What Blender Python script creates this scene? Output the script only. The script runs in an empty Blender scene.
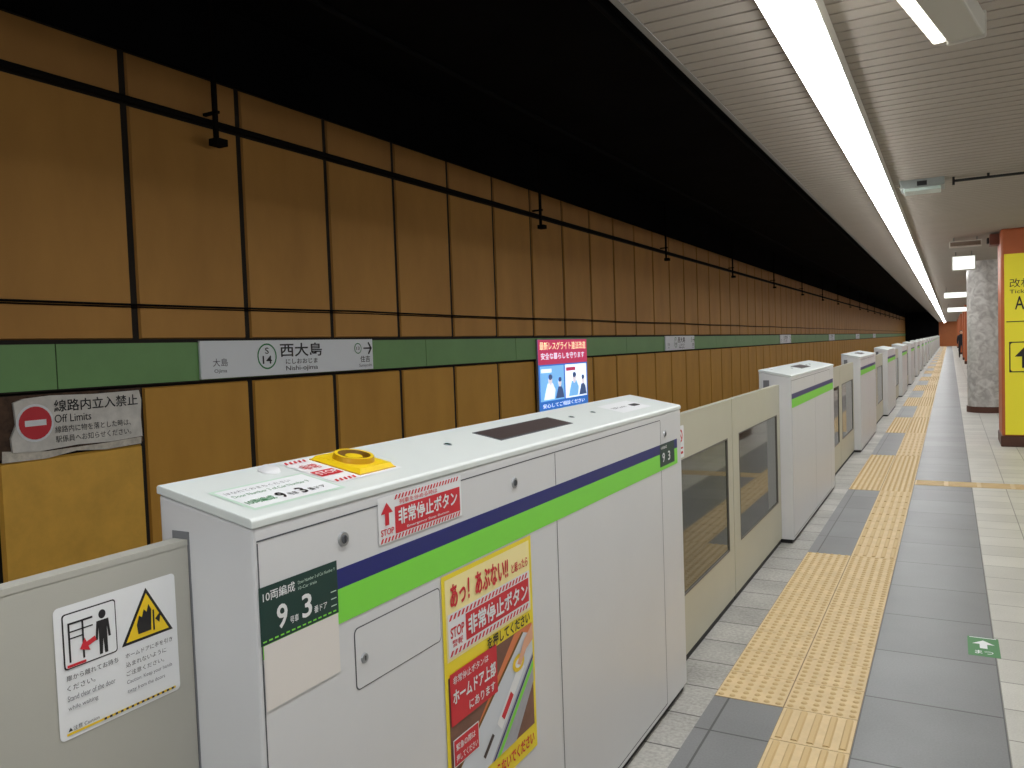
import bpy, bmesh, math
from mathutils import Vector, Matrix

scene = bpy.context.scene
scene.view_settings.view_transform = 'Standard'
COL = scene.collection

# ------------------------------------------------------------------ materials
def lin(c):
    r = []
    for v in c[:3]:
        v = v / 255.0
        r.append(v / 12.92 if v <= 0.04045 else ((v + 0.055) / 1.055) ** 2.4)
    return (r[0], r[1], r[2], 1.0)

MATS = {}
def mat(name, rgb, rough=0.5, metal=0.0, emit=0.0, mottle=0.0, mscale=3.0, bump=0.0, spec=0.5, trans=0.0):
    if name in MATS:
        return MATS[name]
    m = bpy.data.materials.new(name)
    m.use_nodes = True
    nt = m.node_tree
    b = nt.nodes['Principled BSDF']
    c = lin(rgb)
    b.inputs['Base Color'].default_value = c
    b.inputs['Roughness'].default_value = rough
    b.inputs['Metallic'].default_value = metal
    b.inputs['Specular IOR Level'].default_value = spec
    b.inputs['Transmission Weight'].default_value = trans
    if emit > 0:
        b.inputs['Emission Color'].default_value = c
        b.inputs['Emission Strength'].default_value = emit
    if mottle > 0 or bump > 0:
        tc = nt.nodes.new('ShaderNodeTexCoord')
        nz = nt.nodes.new('ShaderNodeTexNoise')
        nz.inputs['Scale'].default_value = mscale
        nz.inputs['Detail'].default_value = 6
        nz.inputs['Roughness'].default_value = 0.65
        nt.links.new(tc.outputs['Object'], nz.inputs['Vector'])
        if mottle > 0:
            cr = nt.nodes.new('ShaderNodeValToRGB')
            cr.color_ramp.elements[0].position = 0.3
            cr.color_ramp.elements[1].position = 0.7
            cr.color_ramp.elements[0].color = tuple(v * (1 - mottle) for v in c[:3]) + (1,)
            cr.color_ramp.elements[1].color = tuple(min(1, v * (1 + mottle)) for v in c[:3]) + (1,)
            nt.links.new(nz.outputs['Fac'], cr.inputs['Fac'])
            nt.links.new(cr.outputs['Color'], b.inputs['Base Color'])
        if bump > 0:
            bp = nt.nodes.new('ShaderNodeBump')
            bp.inputs['Strength'].default_value = bump
            bp.inputs['Distance'].default_value = 0.01
            nt.links.new(nz.outputs['Fac'], bp.inputs['Height'])
            nt.links.new(bp.outputs['Normal'], b.inputs['Normal'])
    MATS[name] = m
    return m

def tile_mat(name, rgb, mortar, w, h, ms=0.006, rough=0.4, off=(0, 0), speck=0.12, speckscale=120, vary=0.10):
    m = bpy.data.materials.new(name)
    m.use_nodes = True
    nt = m.node_tree
    b = nt.nodes['Principled BSDF']
    b.inputs['Roughness'].default_value = rough
    tc = nt.nodes.new('ShaderNodeTexCoord')
    mp = nt.nodes.new('ShaderNodeMapping')
    mp.inputs['Location'].default_value = (off[0], off[1], 0)
    nt.links.new(tc.outputs['Object'], mp.inputs['Vector'])
    br = nt.nodes.new('ShaderNodeTexBrick')
    br.offset = 0.0
    br.squash = 1.0
    br.inputs['Scale'].default_value = 1.0
    br.inputs['Brick Width'].default_value = w
    br.inputs['Row Height'].default_value = h
    br.inputs['Mortar Size'].default_value = ms
    br.inputs['Mortar Smooth'].default_value = 0.1
    c = lin(rgb)
    br.inputs['Color1'].default_value = tuple(v * (1 - vary) for v in c[:3]) + (1,)
    br.inputs['Color2'].default_value = tuple(min(1, v * (1 + vary)) for v in c[:3]) + (1,)
    br.inputs['Mortar'].default_value = lin(mortar)
    nt.links.new(mp.outputs['Vector'], br.inputs['Vector'])
    nz = nt.nodes.new('ShaderNodeTexNoise')
    nz.inputs['Scale'].default_value = speckscale
    nz.inputs['Detail'].default_value = 3
    nt.links.new(tc.outputs['Object'], nz.inputs['Vector'])
    nz2 = nt.nodes.new('ShaderNodeTexNoise')
    nz2.inputs['Scale'].default_value = 2.2
    nz2.inputs['Detail'].default_value = 5
    nt.links.new(tc.outputs['Object'], nz2.inputs['Vector'])
    ad = nt.nodes.new('ShaderNodeMath'); ad.operation = 'ADD'
    nt.links.new(nz.outputs['Fac'], ad.inputs[0]); nt.links.new(nz2.outputs['Fac'], ad.inputs[1])
    mr = nt.nodes.new('ShaderNodeMapRange')
    mr.inputs['From Min'].default_value = 0.6; mr.inputs['From Max'].default_value = 1.4
    mr.inputs['To Min'].default_value = 1 - speck * 1.6; mr.inputs['To Max'].default_value = 1 + speck
    nt.links.new(ad.outputs[0], mr.inputs['Value'])
    mx = nt.nodes.new('ShaderNodeVectorMath'); mx.operation = 'SCALE'
    nt.links.new(br.outputs['Color'], mx.inputs[0]); nt.links.new(mr.outputs[0], mx.inputs['Scale'])
    nt.links.new(mx.outputs[0], b.inputs['Base Color'])
    bp = nt.nodes.new('ShaderNodeBump'); bp.invert = True
    bp.inputs['Strength'].default_value = 0.3; bp.inputs['Distance'].default_value = 0.004
    nt.links.new(br.outputs['Fac'], bp.inputs['Height'])
    nt.links.new(bp.outputs['Normal'], b.inputs['Normal'])
    return m

def marble_mat():
    m = bpy.data.materials.new('grey_marble'); m.use_nodes = True
    nt = m.node_tree; b = nt.nodes['Principled BSDF']
    b.inputs['Roughness'].default_value = 0.3
    tc = nt.nodes.new('ShaderNodeTexCoord')
    nz = nt.nodes.new('ShaderNodeTexNoise')
    nz.inputs['Scale'].default_value = 7; nz.inputs['Detail'].default_value = 9
    nz.inputs['Distortion'].default_value = 1.2
    nt.links.new(tc.outputs['Object'], nz.inputs['Vector'])
    cr = nt.nodes.new('ShaderNodeValToRGB')
    cr.color_ramp.elements[0].position = 0.35; cr.color_ramp.elements[0].color = lin((166, 162, 158))
    cr.color_ramp.elements[1].position = 0.65; cr.color_ramp.elements[1].color = lin((208, 206, 202))
    nt.links.new(nz.outputs['Fac'], cr.inputs['Fac'])
    nt.links.new(cr.outputs['Color'], b.inputs['Base Color'])
    return m

def panel_wall_mat(name, c0, c1):
    # aged ochre enamel panels, streaky dirt
    m = bpy.data.materials.new(name); m.use_nodes = True
    nt = m.node_tree; b = nt.nodes['Principled BSDF']
    b.inputs['Roughness'].default_value = 0.6
    b.inputs['Specular IOR Level'].default_value = 0.3
    tc = nt.nodes.new('ShaderNodeTexCoord')
    mp = nt.nodes.new('ShaderNodeMapping'); mp.inputs['Scale'].default_value = (1, 1.3, 0.5)
    nt.links.new(tc.outputs['Object'], mp.inputs['Vector'])
    nz = nt.nodes.new('ShaderNodeTexNoise'); nz.inputs['Scale'].default_value = 1.6; nz.inputs['Detail'].default_value = 8
    nz.inputs['Roughness'].default_value = 0.6
    nt.links.new(mp.outputs['Vector'], nz.inputs['Vector'])
    cr = nt.nodes.new('ShaderNodeValToRGB')
    cr.color_ramp.elements[0].position = 0.25; cr.color_ramp.elements[0].color = lin(c0)
    cr.color_ramp.elements[1].position = 0.75; cr.color_ramp.elements[1].color = lin(c1)
    nt.links.new(nz.outputs['Fac'], cr.inputs['Fac'])
    nt.links.new(cr.outputs['Color'], b.inputs['Base Color'])
    return m

M_white = mat('gate_white_paint', (214, 215, 217), 0.35, mottle=0.02, mscale=2)
M_lid = mat('gate_lid_paint', (216, 222, 220), 0.4, mottle=0.02, mscale=2)
M_seam = mat('dark_seam', (84, 86, 92), 0.7)
M_slotedge = mat('slot_grey', (120, 122, 126), 0.7)
M_black = mat('black_rubber', (18, 18, 20), 0.6)
M_blue = mat('navy_stripe', (26, 34, 112), 0.4)
M_lime = mat('lime_stripe', (128, 222, 70), 0.4)
M_dgreen = mat('sign_dark_green', (16, 56, 50), 0.4)
M_paper = mat('paper_white', (232, 234, 236), 0.5)
M_pinkpaper = mat('aged_paper', (226, 221, 216), 0.5)
M_red = mat('print_red', (206, 42, 54), 0.5)
M_pink = mat('print_coral', (224, 84, 88), 0.5)
M_yellow = mat('print_yellow', (240, 218, 50), 0.5)
M_orange = mat('print_orange', (222, 130, 84), 0.5)
M_ink = mat('print_black', (30, 28, 30), 0.5)
M_greyink = mat('print_grey', (100, 100, 108), 0.5)
M_greenink = mat('print_green', (40, 130, 70), 0.5)
M_palegreen = mat('label_pale_green', (198, 222, 206), 0.5)
M_steel = mat('lock_steel', (170, 172, 176), 0.3, metal=0.9)
M_slot = mat('display_dark', (66, 54, 52), 0.5, mottle=0.15, mscale=20)
M_btn = mat('button_yellow', (240, 204, 30), 0.35)
M_btn2 = mat('button_yellow_dark', (196, 150, 10), 0.35)
M_btn3 = mat('button_recess', (120, 84, 10), 0.5)
M_lens = mat('sensor_lens', (60, 110, 110), 0.2)
M_door = mat('door_champagne', (188, 186, 168), 0.4, mottle=0.03, mscale=2)
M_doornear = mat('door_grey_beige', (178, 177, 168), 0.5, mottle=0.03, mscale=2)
M_gasket = mat('window_gasket', (96, 92, 84), 0.6)
M_glass = mat('door_glass', (104, 108, 100), 0.04, trans=0.72)
M_greenband = mat('wall_green_band', (112, 158, 94), 0.5, mottle=0.08, mscale=1.5)
M_panel = panel_wall_mat('ochre_wall_panel', (178, 128, 62), (202, 148, 74))
M_panel_top = panel_wall_mat('shaded_wall_panel', (172, 124, 66), (192, 140, 76))  # top row: light falloff up the wall put into a browner panel colour
M_panel_low = panel_wall_mat('lit_yellow_ochre_wall_panel', (190, 138, 56), (212, 158, 68))  # lower row: yellower panels, with the stronger light down there mixed into the colour
M_panel2 = mat('lower_yellow_panel', (226, 174, 72), 0.5, mottle=0.12, mscale=4)
M_joint = mat('joint_dark', (34, 27, 20), 0.9)
M_signface = mat('station_sign_face', (236, 240, 244), 0.4)
M_pipe = mat('soot_pipe', (22, 19, 17), 0.9, spec=0.1)
M_pipe2 = mat('ceiling_pipe', (28, 28, 30), 0.9, spec=0.1)
M_dark = mat('dark_concrete', (21, 21, 23), 0.95, mottle=0.3, mscale=1.2, spec=0.05)  # near-black mottled concrete around the track
M_slat = mat('ceiling_slat', (172, 164, 154), 0.85, mottle=0.03, spec=0.1)
M_slatgap = mat('ceiling_gap', (48, 44, 40), 0.9)
M_alu = mat('aluminium_trim', (140, 138, 134), 0.6)
M_housing = mat('lamp_housing', (200, 197, 188), 0.6)
M_tube = mat('lamp_tube', (252, 253, 253), 0.5, emit=19.0)
M_tubeb = mat('lamp_tube_other', (252, 253, 253), 0.5, emit=7.0)
M_tube2 = mat('lamp_tube_soft', (255, 252, 240), 0.5, emit=2.0)
M_signlit = mat('sign_lit_white', (240, 246, 244), 0.5, emit=1.2)
M_tactile = mat('tactile_yellow', (212, 188, 144), 0.6, mottle=0.10, mscale=9)
M_tactdot = mat('tactile_dot', (202, 174, 124), 0.6)
M_tactile2 = mat('tactile_joint', (140, 120, 90), 0.8)
M_colorange = mat('column_orange', (186, 100, 58), 0.45, mottle=0.06)
M_colbase = mat('column_base_brown', (84, 50, 36), 0.5)
M_signyellow = mat('sign_yellow', (236, 224, 50), 0.4, emit=0.12)
M_brown = mat('bracket_brown', (110, 60, 45), 0.5)
M_rust = mat('rusty_board', (78, 58, 44), 0.9, mottle=0.6, mscale=14)
M_signold = mat('old_sign_face', (216, 212, 204), 0.6, mottle=0.16, mscale=9)
M_peel = mat('peeled_paint', (206, 198, 184), 0.8, mottle=0.25, mscale=20)
M_marble = marble_mat()
M_floorgrey = tile_mat('floor_grey_tile', (118, 119, 120), (74, 74, 74), 0.534, 0.6, 0.005, 0.45, off=(0.35, -0.2))
M_flooredge = tile_mat('floor_edge_granite', (168, 166, 160), (88, 86, 82), 0.30, 0.3, 0.005, 0.5, off=(0.93, 0), speck=0.3, speckscale=60)
M_floorcream = tile_mat('floor_cream_tile', (196, 194, 186), (128, 126, 118), 0.3, 0.3, 0.004, 0.4, off=(-0.184, 0))
M_trackbed = mat('track_bed', (48, 44, 42), 0.95, mottle=0.3, mscale=4)

# ------------------------------------------------------------------ mesh tools
class Frame:
    def __init__(s, o, r, u, scale=1.0):
        s.o = Vector(o); s.r = Vector(r).normalized(); s.u = Vector(u).normalized(); s.n = s.r.cross(s.u).normalized()
        s.r = s.r * scale; s.u = s.u * scale
    def p(s, x, y, z=0.0):
        return s.o + s.r * x + s.u * y + s.n * z

TEXT_CACHE = {}
def text_geo(body, bold):
    k = (body, bold)
    if k in TEXT_CACHE: return TEXT_CACHE[k]
    cu = bpy.data.curves.new('tmp_text', 'FONT')
    cu.body = body; cu.size = 1.0; cu.offset = bold
    cu.resolution_u = 3
    cu.fill_mode = 'FRONT'
    ob = bpy.data.objects.new('tmp_text', cu)
    COL.objects.link(ob)
    dg = bpy.context.evaluated_depsgraph_get()
    dg.update()
    me = bpy.data.meshes.new_from_object(ob.evaluated_get(dg))
    vs = [tuple(v.co) for v in me.vertices]
    fs = [tuple(p.vertices) for p in me.polygons]
    bpy.data.objects.remove(ob); bpy.data.curves.remove(cu); bpy.data.meshes.remove(me)
    if not vs:
        TEXT_CACHE[k] = None; return None
    x0 = min(v[0] for v in vs); x1 = max(v[0] for v in vs)
    y0 = min(v[1] for v in vs); y1 = max(v[1] for v in vs)
    TEXT_CACHE[k] = (vs, fs, x0, x1, y0, y1)
    return TEXT_CACHE[k]

class MB:
    def __init__(s):
        s.v = []; s.f = []; s.mi = []; s.mats = []
    def m(s, material):
        if material not in s.mats: s.mats.append(material)
        return s.mats.index(material)
    def poly(s, pts, material):
        i = len(s.v); s.v += [Vector(p) for p in pts]
        s.f.append(tuple(range(i, i + len(pts)))); s.mi.append(s.m(material))
    def box(s, x0, x1, y0, y1, z0, z1, material):
        if x0 > x1: x0, x1 = x1, x0
        if y0 > y1: y0, y1 = y1, y0
        i = len(s.v)
        s.v += [Vector(p) for p in ((x0,y0,z0),(x1,y0,z0),(x1,y1,z0),(x0,y1,z0),(x0,y0,z1),(x1,y0,z1),(x1,y1,z1),(x0,y1,z1))]
        for q in ((0,3,2,1),(4,5,6,7),(0,1,5,4),(1,2,6,5),(2,3,7,6),(3,0,4,7)):
            s.f.append(tuple(i + a for a in q)); s.mi.append(s.m(material))
    def fbox(s, F, x0, x1, y0, y1, z0, z1, material):
        i = len(s.v)
        s.v += [F.p(*p) for p in ((x0,y0,z0),(x1,y0,z0),(x1,y1,z0),(x0,y1,z0),(x0,y0,z1),(x1,y0,z1),(x1,y1,z1),(x0,y1,z1))]
        for q in ((0,3,2,1),(4,5,6,7),(0,1,5,4),(1,2,6,5),(2,3,7,6),(3,0,4,7)):
            s.f.append(tuple(i + a for a in q)); s.mi.append(s.m(material))
    def prism_y(s, prof, y0, y1, material):
        n = len(prof); i = len(s.v)
        s.v += [Vector((p[0], y0, p[1])) for p in prof] + [Vector((p[0], y1, p[1])) for p in prof]
        mi = s.m(material)
        s.f.append(tuple(range(i, i + n))); s.mi.append(mi)
        s.f.append(tuple(range(i + 2 * n - 1, i + n - 1, -1))); s.mi.append(mi)
        for a in range(n):
            b = (a + 1) % n
            s.f.append((i + b, i + a, i + n + a, i + n + b)); s.mi.append(mi)
    def cyl(s, F, x, y, z0, z1, r0, r1, material, n=20):
        i = len(s.v); mi = s.m(material)
        for (z, r) in ((z0, r0), (z1, r1)):
            for a in range(n):
                t = 2 * math.pi * a / n
                s.v.append(F.p(x + r * math.cos(t), y + r * math.sin(t), z))
        for a in range(n):
            b = (a + 1) % n
            s.f.append((i + a, i + b, i + n + b, i + n + a)); s.mi.append(mi)
        s.f.append(tuple(i + n + a for a in range(n))); s.mi.append(mi)
    def tube_y(s, x, z, r, y0, y1, material, n=10):
        F = Frame((x, y0, z), (1, 0, 0), (0, 0, -1))
        s.cyl(F, 0, 0, 0, y1 - y0, r, r, material, n)
    def sag_y(s, x, z, r, y0, y1, span, sag, material, n=6, sub=6):
        # hanging cable clipped every span
        rings = []
        y = y0
        while y <= y1 + 1e-6:
            t = ((y - y0) / span) % 1.0
            zz = z - sag * 4 * t * (1 - t)
            i = len(s.v)
            for a in range(n):
                q = 2 * math.pi * a / n
                s.v.append(Vector((x + r * math.cos(q), y, zz + r * math.sin(q))))
            rings.append(i); y += span / sub
        mi = s.m(material)
        for r0, r1 in zip(rings[:-1], rings[1:]):
            for a in range(n):
                b = (a + 1) % n
                s.f.append((r0 + a, r0 + b, r1 + b, r1 + a)); s.mi.append(mi)
    # flat graphics
    def rect(s, F, x, y, w, h, material, L=1, e=0.0006):
        s.poly([F.p(x, y, L*e), F.p(x + w, y, L*e), F.p(x + w, y + h, L*e), F.p(x, y + h, L*e)], material)
    def gpoly(s, F, pts, material, L=1, e=0.0006):
        s.poly([F.p(a, b, L*e) for a, b in pts], material)
    def ell(s, F, x, y, rx, ry, material, L=1, e=0.0006, n=24):
        pts = []
        for a in range(n):
            t = 2 * math.pi * a / n
            pts.append(F.p(x + rx * math.cos(t), y + ry * math.sin(t), L*e))
        s.poly(pts, material)
    def ring(s, F, x, y, r0, r1, material, L=1, e=0.0006, n=28):
        for a in range(n):
            t = 2*math.pi*a/n; u = 2*math.pi*(a+1)/n
            s.poly([F.p(x+r0*math.cos(t), y+r0*math.sin(t), L*e), F.p(x+r1*math.cos(t), y+r1*math.sin(t), L*e),
                    F.p(x+r1*math.cos(u), y+r1*math.sin(u), L*e), F.p(x+r0*math.cos(u), y+r0*math.sin(u), L*e)], material)
    def text(s, F, body, x, y, w, h, material, L=2, e=0.0006, bold=0.008):
        # bold > .015: thicken by overlaying slightly shifted copies (keeps CJK glyph outlines intact)
        copies = [(0, 0)]
        if bold > 0.015:
            d = bold * 0.30 * h
            copies = [(-d, 0), (d, 0), (0, -d), (0, d)]
            bold = 0.010
        g = text_geo(body, bold)
        if not g: return
        vs, fs, x0, x1, y0, y1 = g
        sx = w / max(1e-6, x1 - x0); sy = h / max(1e-6, y1 - y0)
        mi = s.m(material)
        for ci, (dx, dy) in enumerate(copies):
            i = len(s.v)
            s.v += [F.p(x + dx + (a[0] - x0) * sx, y + dy + (a[1] - y0) * sy, L*e + ci * 0.00008) for a in vs]
            for f in fs:
                s.f.append(tuple(i + q for q in f)); s.mi.append(mi)
    def hatch(s, F, x, y, w, h, step, material, L=2, e=0.0006):
        n = int(w / step)
        st = w / n
        for k in range(n):
            a = x + k * st
            sh = min(h, st * 0.5)
            s.gpoly(F, [(a, y), (a + st * 0.5, y), (a + st * 0.5 + sh, y + h), (a + sh, y + h)], material, L, e)
    def arrow(s, F, x, y, size, ang, material, L=2, e=0.0006):
        pts = [(-.5, -.14), (0.02, -.14), (0.02, -.42), (.5, 0), (0.02, .42), (0.02, .14), (-.5, .14)]
        c, d = math.cos(ang), math.sin(ang)
        s.gpoly(F, [(x + size*(c*a - d*b), y + size*(d*a + c*b)) for a, b in pts], material, L, e)
    def build(s, name, parent=None, origin=(0, 0, 0), bevel=0.0, seg=2, smooth=False):
        me = bpy.data.meshes.new(name)
        o = Vector(origin)
        me.from_pydata([tuple(v - o) for v in s.v], [], s.f)
        for m_ in s.mats: me.materials.append(m_)
        for p, k in zip(me.polygons, s.mi): p.material_index = k
        if smooth:
            for p in me.polygons: p.use_smooth = True
        me.update()
        ob = bpy.data.objects.new(name, me)
        COL.objects.link(ob)
        if parent is not None:
            ob.parent = parent
        else:
            ob.location = o
        if bevel > 0:
            bv = ob.modifiers.new('bevel', 'BEVEL'); bv.width = bevel; bv.segments = seg
            bv.limit_method = 'ANGLE'; bv.angle_limit = math.radians(35)
        return ob

def tag(ob, label, cat, group=None):
    ob['label'] = label; ob['category'] = cat
    if group: ob['group'] = group
    return ob
def struct(ob, label=None):
    ob['kind'] = 'structure'
    if label: ob['label'] = label
    return ob
def empty(name, loc, label, cat, group=None):
    e = bpy.data.objects.new(name, None)
    e.empty_display_size = 0.1
    e.location = loc
    COL.objects.link(e)
    tag(e, label, cat, group)
    return e
def copy_tree(root, delta, skip=()):
    n = root.copy(); COL.objects.link(n)
    n.location = Vector(root.location) + Vector(delta)
    def rec(src, dst):
        for c in src.children:
            if c.name.split('.')[0] in skip: continue
            d = c.copy(); COL.objects.link(d); d.parent = dst
            rec(c, d)
    rec(root, n)
    return n

# ------------------------------------------------------------------ constants
YEND = 112.0
YBACK = -4.0
XW = -4.9
XG = -1.08
GY0, GLEN, P = 1.0, 2.55, 5.45
NG = 20
CEIL = 3.0

# ------------------------------------------------------------------ camera
Yc = Vector((950 - 512, 333 - 384, 800)).normalized()
Hh = Vector((1, -0.035, 0))
Dn = Yc.cross(Hh).normalized()
Xc = Dn.cross(Yc).normalized()
cam_right = Vector((Xc.x, Yc.x, -Dn.x))
cam_down = Vector((Xc.y, Yc.y, -Dn.y))
cam_fwd = Vector((Xc.z, Yc.z, -Dn.z))
cd = bpy.data.cameras.new('camera'); cd.sensor_width = 36; cd.lens = 800 / 1024 * 36
cd.clip_start = 0.02; cd.clip_end = 500
cam = bpy.data.objects.new('camera', cd); COL.objects.link(cam)
R = Matrix((cam_right, -cam_down, -cam_fwd)).transposed()
cam.matrix_world = Matrix.Translation((0, 0, 1.6)) @ R.to_4x4()
scene.camera = cam

# ------------------------------------------------------------------ structure
b = MB()
b.box(-1.40, -0.95, YBACK, YEND, -0.25, 0, M_flooredge)
b.box(-0.95, 0.184, YBACK, YEND, -0.25, 0, M_floorgrey)
b.box(0.184, 3.6, YBACK, YEND, -0.25, 0, M_floorcream)
struct(b.build('floor'), 'grey and cream tiled subway platform floor')
b = MB(); b.box(XW - 0.2, -1.30, YBACK, YEND, -1.3, -1.1, M_trackbed)
struct(b.build('floor.001'), 'dark concrete track bed below the platform')
b = MB(); b.box(-1.32, -1.25, YBACK, YEND, -1.1, -0.25, M_dark)
struct(b.build('trim_1'), 'dark platform edge riser')

# track side wall
b = MB()
b.box(XW - 0.15, XW - 0.02, YBACK, YEND, -1.1, 4.6, M_joint)
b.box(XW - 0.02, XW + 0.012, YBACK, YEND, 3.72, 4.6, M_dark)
def panel(y0, y1, z0, z1, m_=M_panel, x=XW):
    g = 0.024; c = 0.012
    y0 += g; y1 -= g
    i = len(b.v)
    b.v += [Vector(p) for p in ((x-0.03,y0,z0),(x-0.03,y1,z0),(x-0.03,y1,z1),(x-0.03,y0,z1),
                                (x,y0+c,z0+c),(x,y1-c,z0+c),(x,y1-c,z1-c),(x,y0+c,z1-c))]
    mi = b.m(m_)
    for q in ((4,5,6,7),(0,1,5,4),(1,2,6,5),(2,3,7,6),(3,0,4,7)):
        b.f.append(tuple(i + a for a in q)); b.mi.append(mi)
y = 3.6 - 7
while y < YEND - 1:
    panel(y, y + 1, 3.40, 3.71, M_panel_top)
    panel(y, y + 1, 1.75, 3.35)
    if abs(y - 2.6) < 0.01:
        panel(y, y + 1, 0.0, 1.03, M_panel2, XW + 0.03)
    else:
        panel(y, y + 1, -1.1, 1.42, M_panel_low)
    y += 1
struct(b.build('wall_left'), 'ochre enamel panelled trackside wall with dark joints')

b = MB()
y = -3.0
while y < YEND - 2:
    b.box(XW, XW + 0.035, y + 0.004, y + 1.996, 1.445, 1.725, M_greenband); y += 2
b.box(XW, XW + 0.028, YBACK, YEND - 2, 1.435, 1.735, M_joint)
struct(b.build('trim_2'), 'green stripe band running along the trackside wall')

b = MB(); b.box(XW - 0.15, -1.19, YBACK, YEND, 4.3, 4.5, M_dark)
struct(b.build('ceiling.001'), 'near-black ceiling above the track')
b = MB(); b.box(-1.19, -1.12, YBACK, YEND, 3.03, 4.3, M_dark)
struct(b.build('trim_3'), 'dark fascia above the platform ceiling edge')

# platform slatted ceiling
b = MB()
b.box(-1.19, 3.6, YBACK, YEND, 3.03, 3.1, M_slatgap)
y = YBACK
while y < YEND - 0.1:
    b.box(-1.17, 3.6, y + 0.009, y + 0.111, CEIL, 3.03, M_slat); y += 0.12
b.box(-1.200, -1.17, YBACK, YEND, CEIL - 0.004, 3.06, M_alu)
struct(b.build('ceiling'), 'beige metal slatted platform ceiling')

b = MB(); b.box(3.6, 3.75, YBACK, YEND, 0, 3.1, mat('wall_far_beige', (176, 170, 160), 0.5, mottle=0.05))
struct(b.build('wall_right'), 'beige tiled wall across the platform')
b = MB()
b.box(XW - 0.15, -1.19, YEND, YEND + 0.2, -1.1, 4.5, M_dark)
b.box(-1.19, 3.75, YEND, YEND + 0.2, 0, 3.1, mat('wall_end_orange', (206, 120, 66), 0.5, mottle=0.05))
struct(b.build('wall_back'), 'end wall of the platform, orange finish')

# rails
for x in (-2.35, -3.72):
    b = MB(); b.prism_y([(x-.06,-1.1),(x+.06,-1.1),(x+.06,-1.08),(x+.012,-1.06),(x+.012,-0.99),(x+.034,-0.975),(x+.034,-0.95),(x-.034,-0.95),(x-.034,-0.975),(x-.012,-0.99),(x-.012,-1.06),(x-.06,-1.08)], YBACK, YEND, M_steel)
    tag(b.build('track_rail', origin=(x, 50, -1.1)), 'steel running rail on the dark track bed', 'rail', 'running rails')

# ------------------------------------------------------------------ pipes on wall
b = MB(); b.tube_y(XW + 0.03, 3.375, 0.024, YBACK, YEND - 1, M_pipe)
tag(b.build('wall_conduit', origin=(XW + 0.05, 50, 3.37)), 'sooty black conduit along the upper trackside wall', 'pipe')
b = MB(); b.sag_y(XW + 0.012, 2.00, 0.008, YBACK, YEND - 1, 5.0, 0.012, M_pipe); b.sag_y(XW + 0.012, 1.98, 0.005, YBACK, YEND - 1, 5.0, 0.008, M_pipe)
tag(b.build('wall_cable', origin=(XW + 0.03, 50, 2.0)), 'thin black twin cable running across the ochre wall panels', 'cable')
root = None
for k in range(18):
    yy = 4.27 + 5.4 * k
    if root is None:
        b = MB()
        b.box(XW + 0.10, XW + 0.13, yy - 0.015, yy + 0.015, 3.22, 4.3, M_pipe)
        b.box(XW + 0.0, XW + 0.15, yy - 0.015, yy + 0.015, 3.42, 3.44, M_pipe)
        b.box(XW + 0.09, XW + 0.18, yy - 0.05, yy + 0.05, 3.18, 3.23, M_pipe)
        root = b.build('conduit_bracket', origin=(XW + 0.12, yy, 3.2))
        tag(root, 'black steel hanger dropping from ceiling beside the wall', 'bracket', 'steel hangers along the wall')
    else:
        n = root.copy(); COL.objects.link(n); n.location = (XW + 0.12, yy, 3.2)
for x, z, r_ in ((-4.2, 4.285, 0.025), (-2.4, 4.285, 0.03)):
    b = MB(); b.tube_y(x, z - r_ + 0.02, r_, YBACK, YEND - 1, M_pipe2)
    tag(b.build('ceiling_cable', origin=(x, 50, z)), 'thick dark cable fixed under the near-black track ceiling', 'cable', 'cables above the track')

# ------------------------------------------------------------------ platform gate
G0 = (-1.205, GY0, 0)
gate = empty('platform_gate', G0, 'white platform screen gate with stickers and yellow emergency button', 'platform gate', 'platform screen gates')
Y0, Y1 = GY0, GY0 + GLEN
b = MB()
b.prism_y([(-1.325, 0.03), (-1.08, 0.03), (-1.08, 1.297), (-1.325, 1.346)], Y0, Y1, M_white)
b.build('body', gate, G0, bevel=0.006)
b = MB(); b.box(-1.31, -1.095, Y0 + 0.01, Y1 - 0.01, 0.0, 0.032, M_black); b.build('plinth', gate, G0)
b = MB()
b.prism_y([(-1.327, 1.3475), (-1.078, 1.2975), (-1.078, 1.311), (-1.083, 1.3165), (-1.322, 1.3639), (-1.327, 1.361)], Y0 - 0.003, Y1 + 0.003, M_lid)
b.build('lid', gate, G0, bevel=0.002)
FF = Frame((XG, 0.955, 0), (0, 1, 0), (0, 0, 1))        # front face: x = Y-0.955, y = z
b = MB()
b.rect(FF, 0.052, 0.05, 0.003, 1.22, M_seam, 1)
b.rect(FF, 1.27, 0.05, 0.004, 1.22, M_seam, 1)
b.rect(FF, 2.30, 0.05, 0.004, 1.22, M_seam, 1)
b.rect(FF, 0.052, 1.272, 2.248, 0.003, M_seam, 1)
b.rect(FF, 0.052, 0.05, 2.248, 0.004, M_seam, 1)
b.build('panel_seam', gate, G0)
b = MB(); b.box(-1.29, -1.245, Y0 - 0.0015, Y0 + 0.01, 0.04, 1.28, M_slotedge); b.build('door_slot', gate, G0)
b = MB(); b.box(-1.215, -1.166, Y1 - 0.01, Y1 + 0.0015, 0.04, 1.28, M_slotedge); b.build('door_slot', gate, G0)
b = MB(); b.fbox(FF, 0.055, 2.53, 1.13, 1.17, -0.002, 0.0012, M_blue); o = b.build('navy_stripe', gate, G0)
b = MB(); b.fbox(FF, 0.055, 2.53, 1.06, 1.13, -0.002, 0.0012, M_lime); o = b.build('lime_stripe', gate, G0)
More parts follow.
